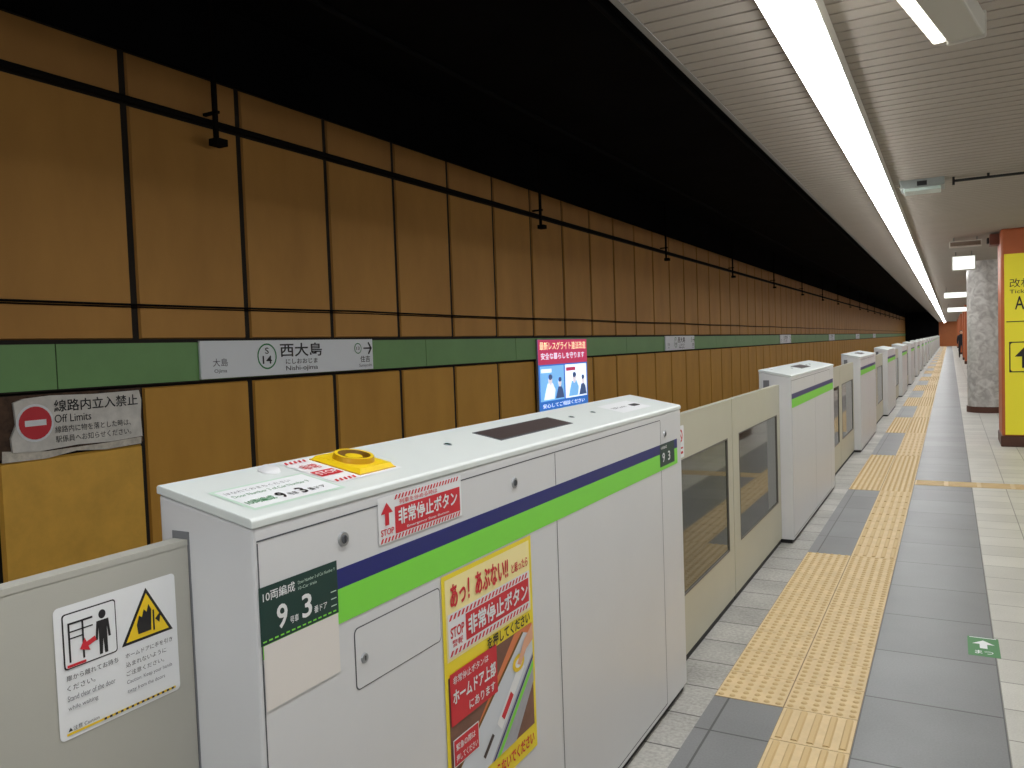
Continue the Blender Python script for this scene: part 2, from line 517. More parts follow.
for (lx, lz) in ((0.280, 1.227), (1.005, 1.222), (2.36, 1.21)):
    b = MB(); b.cyl(FF, lx, lz, 0, 0.004, 0.015, 0.014, M_steel, 24); b.cyl(FF, lx, lz, 0.004, 0.0055, 0.009, 0.008, M_seam, 20)
    b.rect(FF, lx - 0.0015, lz - 0.007, 0.003, 0.014, M_black, 10)
    o = b.build('lock', gate, G0); o['label'] = 'round steel key lock'
def rounded(x, y, w, h, r, n=5):
    pts = []
    for (cx, cy, a) in ((x+w-r, y+h-r, 0), (x+r, y+h-r, 90), (x+r, y+r, 180), (x+w-r, y+r, 270)):
        for i in range(n + 1):
            t = math.radians(a + 90 * i / n); pts.append((cx + r*math.cos(t), cy + r*math.sin(t)))
    return pts
b = MB()
b.gpoly(FF, rounded(0.300, 0.904, 0.315, 0.131, 0.012), M_seam, 1)
b.gpoly(FF, rounded(0.3025, 0.9065, 0.310, 0.126, 0.011), M_white, 2)
b.cyl(FF, 0.329, 0.965, 0.001, 0.004, 0.011, 0.010, M_steel, 20); b.rect(FF, 0.3275, 0.96, 0.003, 0.01, M_black, 8)
o = b.build('hatch', gate, G0); o['label'] = 'small white access hatch with key lock'

# car number sign
b = MB()
g0 = 0.050
b.rect(FF, g0, 1.085, 0.206, 0.105, M_dgreen, 3)
b.text(FF, '10両編成', g0+.008, 1.162, 0.080, 0.019, M_paper, 5)
b.text(FF, '9', g0+.040, 1.104, 0.026, 0.044, M_paper, 5, bold=0.03)
b.text(FF, '号車', g0+.072, 1.104, 0.022, 0.014, M_paper, 5)
b.text(FF, '3', g0+.104, 1.104, 0.026, 0.044, M_paper, 5, bold=0.03)
b.text(FF, '番ドア', g0+.136, 1.104, 0.036, 0.014, M_paper, 5)
b.text(FF, 'Door Number 3 of Car Number 9', g0+.096, 1.172, 0.102, 0.006, M_palegreen, 5, bold=0)
b.text(FF, '10-Car train', g0+.096, 1.161, 0.05, 0.006, M_palegreen, 5, bold=0)
for i in range(3): b.rect(FF, g0+.184, 1.102 + i*0.014, 0.016, 0.002, M_palegreen, 5)
for i in range(14): b.rect(FF, g0+.004 + i*0.0142, 1.090, 0.009, 0.003, M_lime, 5)
o = b.build('car_number_sign', gate, G0); o['label'] = 'dark green car and door number plate'
b = MB(); b.rect(FF, g0+.006, 0.965, 0.198, 0.119, M_pinkpaper, 3); o = b.build('blank_sheet', gate, G0); o['label'] = 'blank off-white paper sheet'
b = MB(); b.rect(FF, 2.285, 1.075, 0.20, 0.095, M_dgreen, 3)
b.text(FF, '9', 2.315, 1.092, 0.030, 0.040, M_paper, 5, bold=0.03); b.text(FF, '3', 2.39, 1.092, 0.030, 0.040, M_paper, 5, bold=0.03)
b.text(FF, '10両編成', 2.295, 1.148, 0.08, 0.013, M_paper, 5)
o = b.build('car_number_sign', gate, G0); o['label'] = 'small dark green car number plate at the gate end'
# stop sticker
b = MB()
sx, sy, sw, sh = 0.393, 1.186, 0.332, 0.102
b.rect(FF, sx, sy, sw, sh, M_paper, 3)
b.hatch(FF, sx + 0.058, sy + sh - 0.012, sw - 0.07, 0.010, 0.012, M_red, 4)
b.hatch(FF, sx + 0.004, sy + 0.002, sw - 0.012, 0.010, 0.012, M_red, 4)
b.rect(FF, sx + 0.058, sy + 0.014, sw - 0.066, 0.060, M_red, 4)
b.text(FF, '非常停止ボタン', sx + 0.070, sy + 0.032, sw - 0.092, 0.036, M_paper, 5, bold=0.05)
b.text(FF, 'Emergency Stop Button', sx + 0.10, sy + 0.018, sw - 0.16, 0.007, M_paper, 5)
b.text(FF, '列車を停める時は', sx + 0.075, sy + 0.077, 0.15, 0.011, M_red, 5)
b.text(FF, 'STOP', sx + 0.006, sy + 0.018, 0.046, 0.014, M_red, 5, bold=0.02)
b.arrow(FF, sx + 0.029, sy + 0.064, 0.050, math.pi/2, M_red, 5)
o = b.build('emergency_sticker', gate, G0); o['label'] = 'red and white hatched emergency stop sticker'
# poster
b = MB()
M_cream = mat('poster_cream', (250, 236, 170), 0.5)
M_pbrown = mat('poster_brown', (122, 84, 70), .5, mottle=.2, mscale=14)
M_pgrey = mat('poster_grey', (168, 168, 176), .5, mottle=.1, mscale=14)
M_plid = mat('poster_lid', (208, 214, 222), .5)
M_pskin = mat('poster_skin', (226, 172, 142), .5)
px, py, pw, ph = 0.620, 0.43, 0.468, 0.625
b.rect(FF, px, py, pw, ph, M_yellow, 3)
b.rect(FF, px + 0.014, py + ph - 0.215, pw - 0.028, 0.203, M_cream, 4)
b.text(FF, 'あっ！あぶない!!', px + 0.035, py + ph - 0.086, 0.29, 0.058, M_red, 7, bold=0.06)
b.text(FF, 'と思ったら', px + 0.345, py + ph - 0.082, 0.095, 0.026, M_red, 7, bold=0.03)
b.rect(FF, px + 0.020, py + ph - 0.206, pw - 0.04, 0.108, M_paper, 6)
b.hatch(FF, px + 0.024, py + ph - 0.115, pw - 0.055, 0.013, 0.018, M_red, 7)
b.hatch(FF, px + 0.024, py + ph - 0.204, pw - 0.055, 0.013, 0.018, M_red, 7)
b.text(FF, 'STOP', px + 0.030, py + ph - 0.160, 0.062, 0.026, M_red, 7, bold=0.05)
b.text(FF, '警報', px + 0.036, py + ph - 0.184, 0.05, 0.018, M_red, 7)
b.rect(FF, px + 0.100, py + ph - 0.186, pw - 0.126, 0.068, M_red, 7)
b.text(FF, '非常停止ボタン', px + 0.110, py + ph - 0.176, pw - 0.146, 0.049, M_paper, 9, bold=0.06)
b.text(FF, 'を押してください', px + 0.20, py + ph - 0.247, 0.24, 0.032, M_ink, 9, bold=0.05)
# photographic picture of a gate lid
b.rect(FF, px + 0.014, py + 0.072, pw - 0.028, 0.30, M_pbrown, 4)
b.gpoly(FF, [(px+.014, py+.072), (px+.24, py+.072), (px+.454, py+.30), (px+.454, py+.372), (px+.35, py+.372), (px+.014, py+.10)], M_orange, 5)
b.gpoly(FF, [(px+.05, py+.072), (px+.20, py+.072), (px+.454, py+.285), (px+.454, py+.34), (px+.40, py+.36), (px+.05, py+.13)], M_plid, 6)
b.gpoly(FF, [(px+.20, py+.072), (px+.34, py+.072), (px+.454, py+.20), (px+.454, py+.285)], M_pgrey, 6)
b.gpoly(FF, [(px+.21, py+.072), (px+.22, py+.072), (px+.454, py+.268), (px+.454, py+.278)], M_blue, 7)
b.gpoly(FF, [(px+.23, py+.072), (px+.25, py+.072), (px+.454, py+.243), (px+.454, py+.263)], M_lime, 7)
b.gpoly(FF, [(px+.26, py+.14), (px+.40, py+.262), (px+.375, py+.285), (px+.235, py+.165)], M_paper, 8)
b.gpoly(FF, [(px+.275, py+.16), (px+.33, py+.207), (px+.315, py+.222), (px+.26, py+.175)], M_red, 9)
b.gpoly(FF, [(px+.17, py+.10), (px+.22, py+.14), (px+.21, py+.15), (px+.16, py+.11)], M_slot, 8)
b.gpoly(FF, [(px+.05, py+.13), (px+.40, py+.36), (px+.392, py+.365), (px+.05, py+.14)], M_btn3, 7)
b.ell(FF, px+.365, py+.285, .034, .024, M_btn, 9); b.ell(FF, px+.365, py+.285, .02, .013, M_paper, 10)
b.gpoly(FF, [(px+.355, py+.285), (px+.40, py+.34), (px+.454, py+.372), (px+.454, py+.325), (px+.41, py+.31), (px+.375, py+.275)], M_pskin, 11)
b.rect(FF, px + 0.018, py + 0.250, 0.228, 0.130, M_red, 8)
b.text(FF, '非常停止ボタンは', px + 0.03, py + 0.350, 0.17, 0.020, M_paper, 10)
b.text(FF, 'ホームドア上部', px + 0.028, py + 0.300, 0.208, 0.038, M_paper, 10, bold=0.06)
b.text(FF, 'にあります', px + 0.10, py + 0.262, 0.13, 0.024, M_paper, 10, bold=0.03)
b.rect(FF, px+.022, py+.145, .120, .070, M_paper, 8); b.rect(FF, px+.025, py+.148, .114, .064, M_red, 9)
b.text(FF, '緊急の際は', px+.032, py+.184, .09, .018, M_paper, 11); b.text(FF, '押してください', px+.032, py+.156, .10, .018, M_paper, 11)
b.text(FF, '線路内に立ち入らないでください', px+.025, py+.020, pw-.05, .038, M_red, 9, bold=0.05)
o = b.build('safety_poster', gate, G0); o['label'] = 'yellow and red emergency stop button poster'

# top of gate: slope frame
FT = Frame((XG, 0.990, 1.3157), (0, 1, 0), (-1, 0, 0.2))
b = MB(); b.rect(FT, 0.045, 0.030, 0.250, 0.125, M_palegreen, 2); b.rect(FT, 0.053, 0.038, 0.234, 0.109, M_paper, 3)
b.text(FT, '10両編成', 0.057, 0.054, 0.070, 0.022, M_greenink, 5)
b.text(FT, '9', 0.137, 0.050, 0.018, 0.030, M_ink, 5, bold=.03); b.text(FT, '号車', 0.160, 0.052, 0.024, 0.016, M_ink, 5)
b.text(FT, '3', 0.192, 0.050, 0.018, 0.030, M_ink, 5, bold=.03); b.text(FT, '番ドア', 0.216, 0.052, 0.048, 0.016, M_ink, 5)
b.text(FT, 'Door Number 3 of Car Number 9', 0.06, 0.098, 0.20, 0.012, M_greenink, 5, bold=0)
b.text(FT, 'はなれておまちください', 0.06, 0.120, 0.17, 0.012, M_greyink, 5, bold=0)
o = b.build('top_label', gate, G0); o['label'] = 'pale green car number label on the lid'
b = MB()
b.rect(FT, 0.305, 0.060, 0.226, 0.172, M_paper, 2)
b.hatch(FT, 0.308, 0.212, 0.07, 0.015, 0.014, M_red, 4); b.hatch(FT, 0.308, 0.065, 0.07, 0.015, 0.014, M_red, 4)
b.rect(FT, 0.309, 0.108, 0.070, 0.036, M_red, 4); b.text(FT, 'STOP', 0.313, 0.116, 0.062, 0.020, M_paper, 5)
b.text(FT, '非常', 0.318, 0.158, 0.050, 0.034, M_red, 5)
o = b.build('button_label', gate, G0); o['label'] = 'red and white STOP label beside the button'
b = MB(); b.fbox(FT, 0.390, 0.520, 0.070, 0.222, 0, 0.003, M_btn2)
# moulded housing with sloped sides
i0 = [(0.393, 0.073), (0.517, 0.073), (0.517, 0.219), (0.393, 0.219)]; i1 = [(0.400, 0.080), (0.510, 0.080), (0.510, 0.212), (0.400, 0.212)]
for q in range(4):
    q2 = (q + 1) % 4
    b.poly([FT.p(*i0[q], 0.003), FT.p(*i0[q2], 0.003), FT.p(*i1[q2], 0.012), FT.p(*i1[q], 0.012)], M_btn)
b.poly([FT.p(*c_, 0.012) for c_ in i1], M_btn)
n_ = 36; cx_, cy_ = 0.455, 0.146
for (r0, z0_, r1, z1_, m_) in ((0.049, 0.012, 0.046, 0.024, M_btn2), (0.046, 0.024, 0.038, 0.024, M_btn), (0.038, 0.024, 0.034, 0.0135, M_btn3), (0.034, 0.0135, 0.022, 0.0135, M_btn3), (0.022, 0.0135, 0.020, 0.020, M_btn2), (0.020, 0.020, 0.0001, 0.020, M_btn)):
    for a_ in range(n_):
        t, u = 2*math.pi*a_/n_, 2*math.pi*(a_+1)/n_
        b.poly([FT.p(cx_+r0*math.cos(t), cy_+r0*math.sin(t), z0_), FT.p(cx_+r0*math.cos(u), cy_+r0*math.sin(u), z0_),
                FT.p(cx_+r1*math.cos(u), cy_+r1*math.sin(u), z1_), FT.p(cx_+r1*math.cos(t), cy_+r1*math.sin(t), z1_)], m_)
o = b.build('emergency_button', gate, G0); o['label'] = 'yellow covered emergency stop button'
b = MB()
for i in range(5):
    t0, t1 = i * 18, (i + 1) * 18
    b.cyl(FT, 0.250, 0.205, 0.014*math.sin(math.radians(t0)), 0.014*math.sin(math.radians(t1)), 0.024*math.cos(math.radians(t0)), max(.001, 0.024*math.cos(math.radians(t1))), M_white, 20)
b.build('sensor_dome', gate, G0, smooth=True)
for (u_, v_) in ((0.84, 0.135), (1.66, 0.135), (1.86, 0.135)):
    b = MB(); b.cyl(FT, u_, v_, 0, 0.002, 0.012, 0.011, M_steel, 20); b.cyl(FT, u_, v_, 0.002, 0.0025, 0.008, 0.008, M_lens, 16)
    b.build('sensor', gate, G0)
b = MB(); b.fbox(FT, 1.04, 1.55, 0.078, 0.180, -0.002, 0.0012, M_seam); b.fbox(FT, 1.05, 1.54, 0.084, 0.174, 0.0012, 0.002, M_slot)
o = b.build('display_window', gate, G0); o['label'] = 'dark rectangular indicator window on the lid'
b = MB(); b.rect(FT, 2.0, 0.06, 0.34, 0.12, M_paper, 2); b.gpoly(FT, rounded(2.22, .1, .09, .03, .012), M_ink, 4); b.text(FT, '注意 Caution', 2.02, 0.11, 0.15, 0.02, M_greyink, 5)
b.build('top_sticker', gate, G0)

SK = ('car_number_sign', 'blank_sheet', 'safety_poster', 'top_label', 'button_label', 'top_sticker', 'lock', 'emergency_sticker', 'hatch', 'emergency_button')
FARSK = SK + ('sensor', 'sensor_dome', 'panel_seam', 'display_window')
for k in range(1, NG):
    n = copy_tree(gate, (0, P * k, 0), SK if k < 3 else FARSK)
    n['label'] = 'white platform screen gate with navy and lime stripes'

# ------------------------------------------------------------------ door leaves
def leaf_parts(root, org, ya, yb, z1, material, window=True, edge_at=None, x1=-1.17):
    x0 = x1 - 0.035
    z0 = 0.04
    b = MB()
    if window:
        wa, wb, wz0, wz1 = ya + 0.16, yb - 0.12, 0.34, 1.02
        b.box(x0, x1, ya, wa, z0, z1, material); b.box(x0, x1, wb, yb, z0, z1, material)
        b.box(x0, x1, wa, wb, z0, wz0, material); b.box(x0, x1, wa, wb, wz1, z1, material)
        b.build('frame', root, org)
        b = MB()
        t = 0.007
        b.box(x1 - .006, x1 + .002, wa, wa + t, wz0, wz1, M_gasket); b.box(x1 - .006, x1 + .002, wb - t, wb, wz0, wz1, M_gasket)
        b.box(x1 - .006, x1 + .002, wa, wb, wz0, wz0 + t, M_gasket); b.box(x1 - .006, x1 + .002, wa, wb, wz1 - t, wz1, M_gasket)
        b.build('gasket', root, org)
        b = MB(); b.box(-1.180, -1.175, wa + .001, wb - .001, wz0 + .001, wz1 - .001, M_glass)
        b.build('window_glass', root, org)
    else:
        b.box(x0, x1, ya, yb, z0, z1, material); b.build('frame', root, org)
    b = MB(); b.box(x0 - .001, x1 + .001, ya, yb, z1, z1 + 0.010, material); b.build('top_rail', root, org)
    if edge_at is not None:
        b = MB(); b.box(x0 + .004, x1 - .004, edge_at - .004, edge_at + .004, z0, z1, M_gasket); b.build('rubber_edge', root, org)
    b = MB(); b.box(x0 + .008, x1 - .008, ya, yb, 0.0, z0, M_black); b.build('bottom_guide', root, org)

ds = Y1 + 0.010; dm = Y1 + 1.35; de = Y1 + (P - GLEN) - 0.010
o1 = (-1.187, (ds + dm) / 2, 0); o2 = (-1.187, (dm + de) / 2, 0)
L1 = empty('sliding_platform_door', o1, 'champagne sliding platform door leaf with large window', 'platform door', 'sliding platform doors')
leaf_parts(L1, o1, ds, dm - 0.006, 1.235, M_door, True, dm - 0.004)
L2 = empty('sliding_platform_door', o2, 'champagne sliding platform door leaf with large window', 'platform door', 'sliding platform doors')
leaf_parts(L2, o2, dm + 0.006, de, 1.235, M_door, True, dm + 0.006)
for k in range(1, NG - 1):
    copy_tree(L1, (0, P * k, 0), ('gasket', 'bottom_guide') if k > 6 else ())
    copy_tree(L2, (0, P * k, 0), ('gasket', 'bottom_guide') if k > 6 else ())
FD = Frame((-1.17, 0, 0), (0, 1, 0), (0, 0, 1))
b = MB(); b.gpoly(FD, rounded(3.78, 1.03, 0.11, 0.16, .01), M_paper, 2)
b.ring(FD, 3.835, 1.14, .022, .032, M_red, 3); b.rect(FD, 3.80, 1.05, .07, .012, M_red, 3); b.rect(FD, 3.80, 1.075, .07, .008, M_red, 3)
b.gpoly(FD, [(3.815, 1.155), (3.821, 1.161), (3.856, 1.124), (3.850, 1.118)], M_red, 4)
o = b.build('door_sticker', L1, o1); o['label'] = 'small white sticker with red prohibition ring'

# near leaf, running in the rear guide
XN = -1.248
on = (XN - .017, 0.32, 0)
LN = empty('sliding_platform_door', on, 'grey-beige sliding platform door leaf with white caution sticker', 'platform door', 'sliding platform doors')
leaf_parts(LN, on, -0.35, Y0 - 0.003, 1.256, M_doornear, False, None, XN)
KS = 1.067
FD = Frame((XN, 0, 1.6 - 1.6 * KS), (0, 1, 0), (0, 0, 1), KS)
b = MB()
qx, qy, qw, qh = 0.692, 1.035, 0.212, 0.202
b.gpoly(FD, rounded(qx, qy, qw, qh, .008), M_paper, 2)
ix, iy = qx + 0.012, qy + 0.105
b.gpoly(FD, rounded(ix, iy, 0.088, 0.085, .005), M_ink, 3); b.gpoly(FD, rounded(ix + .002, iy + .002, 0.084, 0.081, .004), M_paper, 4)
for (a, w_, c, h_) in ((.008, .003, .01, .06), (.03, .003, .01, .06), (.008, .040, .067, .003), (.008, .040, .055, .002), (.008, .025, .045, .002)):
    b.rect(FD, ix + a, iy + c, w_, h_, M_ink, 5)
b.ell(FD, ix + .064, iy + .068, .006, .007, M_ink, 5)
b.gpoly(FD, [(ix+.054, iy+.059), (ix+.074, iy+.059), (ix+.077, iy+.03), (ix+.073, iy+.03), (ix+.071, iy+.048), (ix+.071, iy+.006), (ix+.066, iy+.006), (ix+.064, iy+.03), (ix+.062, iy+.006), (ix+.057, iy+.006), (ix+.057, iy+.048), (ix+.055, iy+.03), (ix+.051, iy+.03)], M_ink, 5)
b.arrow(FD, ix + .038, iy + .030, .028, math.radians(200), M_red, 6)
b.rect(FD, ix + .004, iy + .003, .03, .004, M_red, 6)
tx, ty = qx + 0.155, qy + 0.148
b.gpoly(FD, [(tx - .048, ty - .040), (tx + .048, ty - .040), (tx, ty + .044)], M_ink, 3)
b.gpoly(FD, [(tx - .040, ty - .0355), (tx + .040, ty - .0355), (tx, ty + .035)], M_btn, 4)
b.gpoly(FD, [(tx - .018, ty - .028), (tx + .006, ty - .028), (tx + .008, ty + .006), (tx + .003, ty + .016), (tx - .001, ty + .004), (tx - .006, ty + .010), (tx - .010, ty - .002), (tx - .015, ty + .002), (tx - .020, ty - .012)], M_ink, 5)
b.rect(FD, tx + .010, ty - .03, .003, .034, M_ink, 5)
b.gpoly(FD, [(tx + .014, ty - .012), (tx + .026, ty - .002), (tx + .022, ty - .02)], M_ink, 5)
for i, (t_, w_) in enumerate((('扉から離れてお待ち', .085), ('ください。', .045), ('Stand clear of the door', .078), ('while waiting', .048))):
    b.text(FD, t_, qx + .014, qy + .088 - i * .0155, w_, .0085, M_ink if i < 2 else M_greyink, 5, bold=0)
for i, (t_, w_) in enumerate((('ホームドアに手を引き', .088), ('込まれないように', .075), ('ご注意ください。', .07), ('Caution: Keep your hands', .085), ('away from the doors', .07))):
    b.text(FD, t_, qx + .112, qy + .088 - i * .0145, w_, .008, M_ink if i < 3 else M_greyink, 5, bold=0)
b.rect(FD, qx + .01, qy + .006, qw - .02, .0035, M_btn, 4)
b.text(FD, '▲注意 Caution', qx + .012, qy + .0115, .05, .007, M_ink, 5, bold=0)
for i in range(14): b.rect(FD, qx + .07 + i*.0095, qy + .006, .0045, .0035, M_ink, 5)
o = b.build('caution_sticker', LN, on); o['label'] = 'white caution sticker with pictograms and yellow triangle'

# ------------------------------------------------------------------ wall signs
E = 0.0025
def wall_sign(name, y0, y1, z0, z1, face, label, cat, group=None):
    org = (XW + 0.04, (y0 + y1) / 2, z0)
    r = empty(name, org, label, cat, group)
    b = MB(); b.box(XW + 0.036, XW + 0.058, y0, y1, z0, z1, face); b.build('sign_board', r, org, bevel=0.004)
    F = Frame((XW + 0.058, y0, z0), (0, 1, 0), (0, 0, 1))
    return r, org, F
r, org, F = wall_sign('station_name_sign', 4.07, 6.08, 1.450, 1.735, M_signface, 'white station name sign reading 西大島 on the green band', 'station sign', 'station name signs')
b = MB()
b.text(F, '西大島', 0.80, 0.145, 0.50, 0.115, M_ink, 1, E, bold=0.014)
b.text(F, 'にしおおじま', 0.86, 0.085, 0.38, 0.042, M_ink, 1, E)
b.text(F, 'Nishi-ojima', 0.86, 0.02, 0.38, 0.05, M_ink, 1, E, bold=0)
b.ring(F, 0.655, 0.155, 0.092, 0.104, M_greenink, 1, E); b.text(F, 'S', 0.635, 0.175, 0.04, 0.05, M_ink, 1, E); b.text(F, '14', 0.605, 0.095, 0.10, 0.065, M_ink, 1, E, bold=.012)
b.text(F, '大島', 0.11, 0.09, 0.14, 0.06, M_greyink, 1, E, bold=0); b.text(F, 'Ojima', 0.12, 0.035, 0.12, 0.035, M_greyink, 1, E, bold=0)
b.text(F, '住吉', 1.82, 0.07, 0.14, 0.06, M_ink, 1, E); b.text(F, 'Sumiyoshi', 1.80, 0.02, 0.18, 0.035, M_greyink, 1, E, bold=0)
b.ring(F, 1.79, 0.20, 0.042, 0.050, M_greenink, 1, E); b.text(F, '13', 1.768, 0.185, 0.045, 0.03, M_ink, 1, E)
b.rect(F, 1.87, 0.193, 0.11, 0.014, M_ink, 1, E); b.gpoly(F, [(1.93, 0.25), (1.945, 0.26), (1.99, 0.20), (1.945, 0.14), (1.93, 0.15), (1.965, 0.20)], M_ink, 2, E)
b.build('lettering', r, org)
for dy in (11.0, 23.0, 35.0, 47.0, 59.0):
    copy_tree(r, (0, dy, 0))

# off limits sign
org = (XW + 0.06, 3.1, 1.06)
r = empty('track_warning_sign', org, 'weathered white no-entry warning sign with rusty backing on the wall', 'warning sign')
b = MB(); b.box(XW + 0.0, XW + 0.028, 2.63, 3.58, 1.05, 1.42, M_rust); b.build('rusty_backing', r, org)
b = MB()
edge = [(2.70, 1.085), (2.86, 1.075), (3.1, 1.088), (3.33, 1.08), (3.565, 1.09), (3.56, 1.22), (3.57, 1.34), (3.555, 1.405), (3.25, 1.40), (2.95, 1.41), (2.78, 1.40), (2.72, 1.38), (2.73, 1.25), (2.695, 1.17)]
n_ = len(edge)
b.poly([Vector((XW + .045, a, c)) for a, c in edge], M_signold)
for i in range(n_):
    a0, a1 = edge[i], edge[(i + 1) % n_]
    b.poly([(XW + .028, a0[0], a0[1]), (XW + .028, a1[0], a1[1]), (XW + .045, a1[0], a1[1]), (XW + .045, a0[0], a0[1])], M_signold)
b.build('sign_board', r, org)
F = Frame((XW + 0.045, 2.71, 1.09), (0, 1, 0), (0, 0, 1))
b = MB()
b.ell(F, 0.13, 0.16, 0.115, 0.115, M_paper, 1, E); b.ell(F, 0.13, 0.16, 0.10, 0.10, M_red, 2, E); b.rect(F, 0.065, 0.142, 0.13, 0.036, M_paper, 3, E)
b.text(F, '線路内立入禁止', 0.25, 0.215, 0.58, 0.075, M_ink, 1, E, bold=.012)
b.text(F, 'Off Limits', 0.25, 0.148, 0.24, 0.05, M_ink, 1, E, bold=0)
b.text(F, '線路内に物を落とした時は、', 0.25, 0.085, 0.52, 0.042, M_ink, 1, E, bold=0)
b.text(F, '駅係員へお知らせください。', 0.25, 0.025, 0.52, 0.042, M_ink, 1, E, bold=0)
b.build('lettering', r, org)
b = MB(); b.poly([(XW + .034, a, c) for a, c in ((2.64, 1.03), (2.9, 1.025), (3.1, 1.05), (3.3, 1.03), (3.56, 1.04), (3.565, 1.085), (3.3, 1.075), (2.9, 1.07), (2.645, 1.10))], M_peel)
b.build('peeled_strip', r, org)

# illuminated advert
ay0, ay1, az0, az1 = 9.56, 11.20, 0.42, 1.70
org = (XW + 0.05, (ay0 + ay1) / 2, az0)
r = empty('illuminated_advert', org, 'bright backlit advertising panel in red and pale blue on trackside wall', 'advertising board')
b = MB(); b.box(XW + 0.0355, XW + 0.06, ay0 - .01, ay1 + .01, az0 - .01, az1 + .01, M_alu); b.build('light_box', r, org)
F = Frame((XW + 0.06, ay0, az0), (0, 1, 0), (0, 0, 1))
w_, h_ = ay1 - ay0, az1 - az0
A_pink = mat('ad_red', (190, 52, 92), .5, emit=.75); A_white = mat('ad_white', (225, 235, 255), .5, emit=1.1)
A_blue = mat('ad_blue', (120, 180, 232), .5, emit=.9); A_dark = mat('ad_dark', (84, 110, 160), .5, emit=.4)
A_mid = mat('ad_mid_blue', (50, 110, 190), .5, emit=.8)
A_yel = mat('ad_yellow', (255, 240, 190), .5, emit=1.0); A_skin = mat('ad_skin', (222, 212, 218), .5, emit=.9)
b = MB()
b.rect(F, 0, 0, w_, h_, A_mid, 1, E)
b.rect(F, 0, h_ - 0.34, w_, 0.34, A_pink, 2, E)
b.text(F, '最新レスグライト違法改造', 0.05, h_ - 0.14, 1.54, 0.11, A_yel, 3, E, bold=.004)
b.text(F, '安全な暮らしを守ります', 0.08, h_ - 0.27, 1.45, 0.09, A_white, 3, E, bold=.004)
for k in range(2):
    bx = 0.04 + k * 0.80
    b.rect(F, bx, 0.44, 0.76, 0.48, A_blue if k == 0 else A_white, 2, E)
    b.rect(F, bx + .03, 0.83, .32, .05, A_white if k == 0 else A_pink, 3, E)
    b.gpoly(F, [(bx + .10, .46), (bx + .42, .46), (bx + .46, .58), (bx + .38, .68), (bx + .22, .68), (bx + .16, .58)], A_white if k == 0 else A_blue, 3, E)
    b.ell(F, bx + .30, 0.72, .06, .075, A_skin, 4, E); b.ell(F, bx + .30, 0.765, .062, .04, A_dark, 5, E)
    b.gpoly(F, [(bx + .46, .46), (bx + .74, .46), (bx + .70, .58), (bx + .63, .64), (bx + .55, .62)], A_dark, 4, E)
    b.ell(F, bx + .60, 0.68, .05, .062, A_skin, 5, E); b.ell(F, bx + .60, 0.72, .052, .034, A_dark, 6, E)
b.text(F, '安心してご相談ください', 0.1, 0.345, 1.4, 0.06, A_white, 3, E, bold=.004)
b.build('advert_face', r, org)

# ------------------------------------------------------------------ tactile paving
def tactile_dots(y0, y1, x0, x1):
    b = MB(); nx = max(1, round((x1 - x0) / 0.3)); ny = max(1, round((y1 - y0) / 0.3)); ty = (y1 - y0) / ny; tx = (x1 - x0) / nx
    b.box(x0, x1, y0, y1, 0.0, 0.001, M_tactile2)
    Ff = Frame((0, 0, 0), (1, 0, 0), (0, 1, 0))
    for i in range(nx):
        for j in range(ny):
            a, c = x0 + i * tx, y0 + j * ty
            b.box(a + .003, a + tx - .003, c + .003, c + ty - .003, 0.0, 0.003, M_tactile)
            for p_ in range(6):
                for q_ in range(6):
                    b.cyl(Ff, a + tx * (p_ + .5) / 6, c + ty * (q_ + .5) / 6, 0.003, 0.009, 0.0145, 0.009, M_tactdot, 8)
    return b
def tactile_bars(y0, y1, x0, x1):
    b = MB(); ny = max(1, round((y1 - y0) / 0.3)); ty = (y1 - y0) / ny
    b.box(x0, x1, y0, y1, 0.0, 0.001, M_tactile2)
    for j in range(ny):
        c = y0 + j * ty
        b.box(x0 + .003, x1 - .003, c + .003, c + ty - .003, 0.0, 0.003, M_tactile)
        for p_ in range(5):
            xc = x0 + (x1 - x0) * (p_ + .5) / 5
            b.prism_y([(xc - .015, .003), (xc + .015, .003), (xc + .009, .009), (xc - .009, .009)], c + .018, c + ty - .018, M_tactdot)
    return b
dA, dB = Y1 - 0.02, Y1 + 2.68
td = tactile_dots(dA, dB, -0.95, -0.35).build('tactile_paving', origin=(-0.65, dA, 0))
tag(td, 'yellow dotted warning tactile paving in front of platform doors', 'tactile paving', 'dotted tactile paving')
tb = tactile_bars(dB - P, dA, -0.65, -0.35).build('tactile_paving', origin=(-0.5, dA, 0))
tag(tb, 'yellow barred guiding tactile paving strip along the platform', 'tactile paving', 'barred tactile paving')
for k in range(1, NG):
    for s_ in (td, tb):
        n = s_.copy(); COL.objects.link(n); n.location = Vector(s_.location) + Vector((0, P * k, 0))
b = MB(); b.box(-0.345, 3.55, 9.45, 9.75, 0.0, 0.004, M_tactile)
for i in range(13):
    for p_ in range(4):
        yy = 9.45 + .3 * (p_ + .5) / 4
        b.box(-0.33 + i * .3, -0.07 + i * .3, yy - .013, yy + .013, .004, .008, M_tactdot)
tag(b.build('tactile_paving', origin=(1.0, 9.6, 0)), 'tan guiding tactile strip crossing the platform towards columns', 'tactile paving')

# floor sticker
Ff = Frame((0.065, 4.5, 0.0), (1, 0, 0), (0, 1, 0))
b = MB(); b.fbox(Ff, 0, 0.14, 0, 0.28, 0, 0.001, mat('floor_sticker_green', (74, 132, 80), .6))
b.arrow(Ff, .07, .17, .12, math.pi/2, M_paper, 3); b.text(Ff, 'まつ', .03, .03, .08, .05, M_paper, 3); b.rect(Ff, .01, .265, .12, .008, M_paper, 3)
tag(b.build('floor_sticker', origin=(0.13, 4.6, 0)), 'small green floor sticker with white arrow', 'floor sticker')

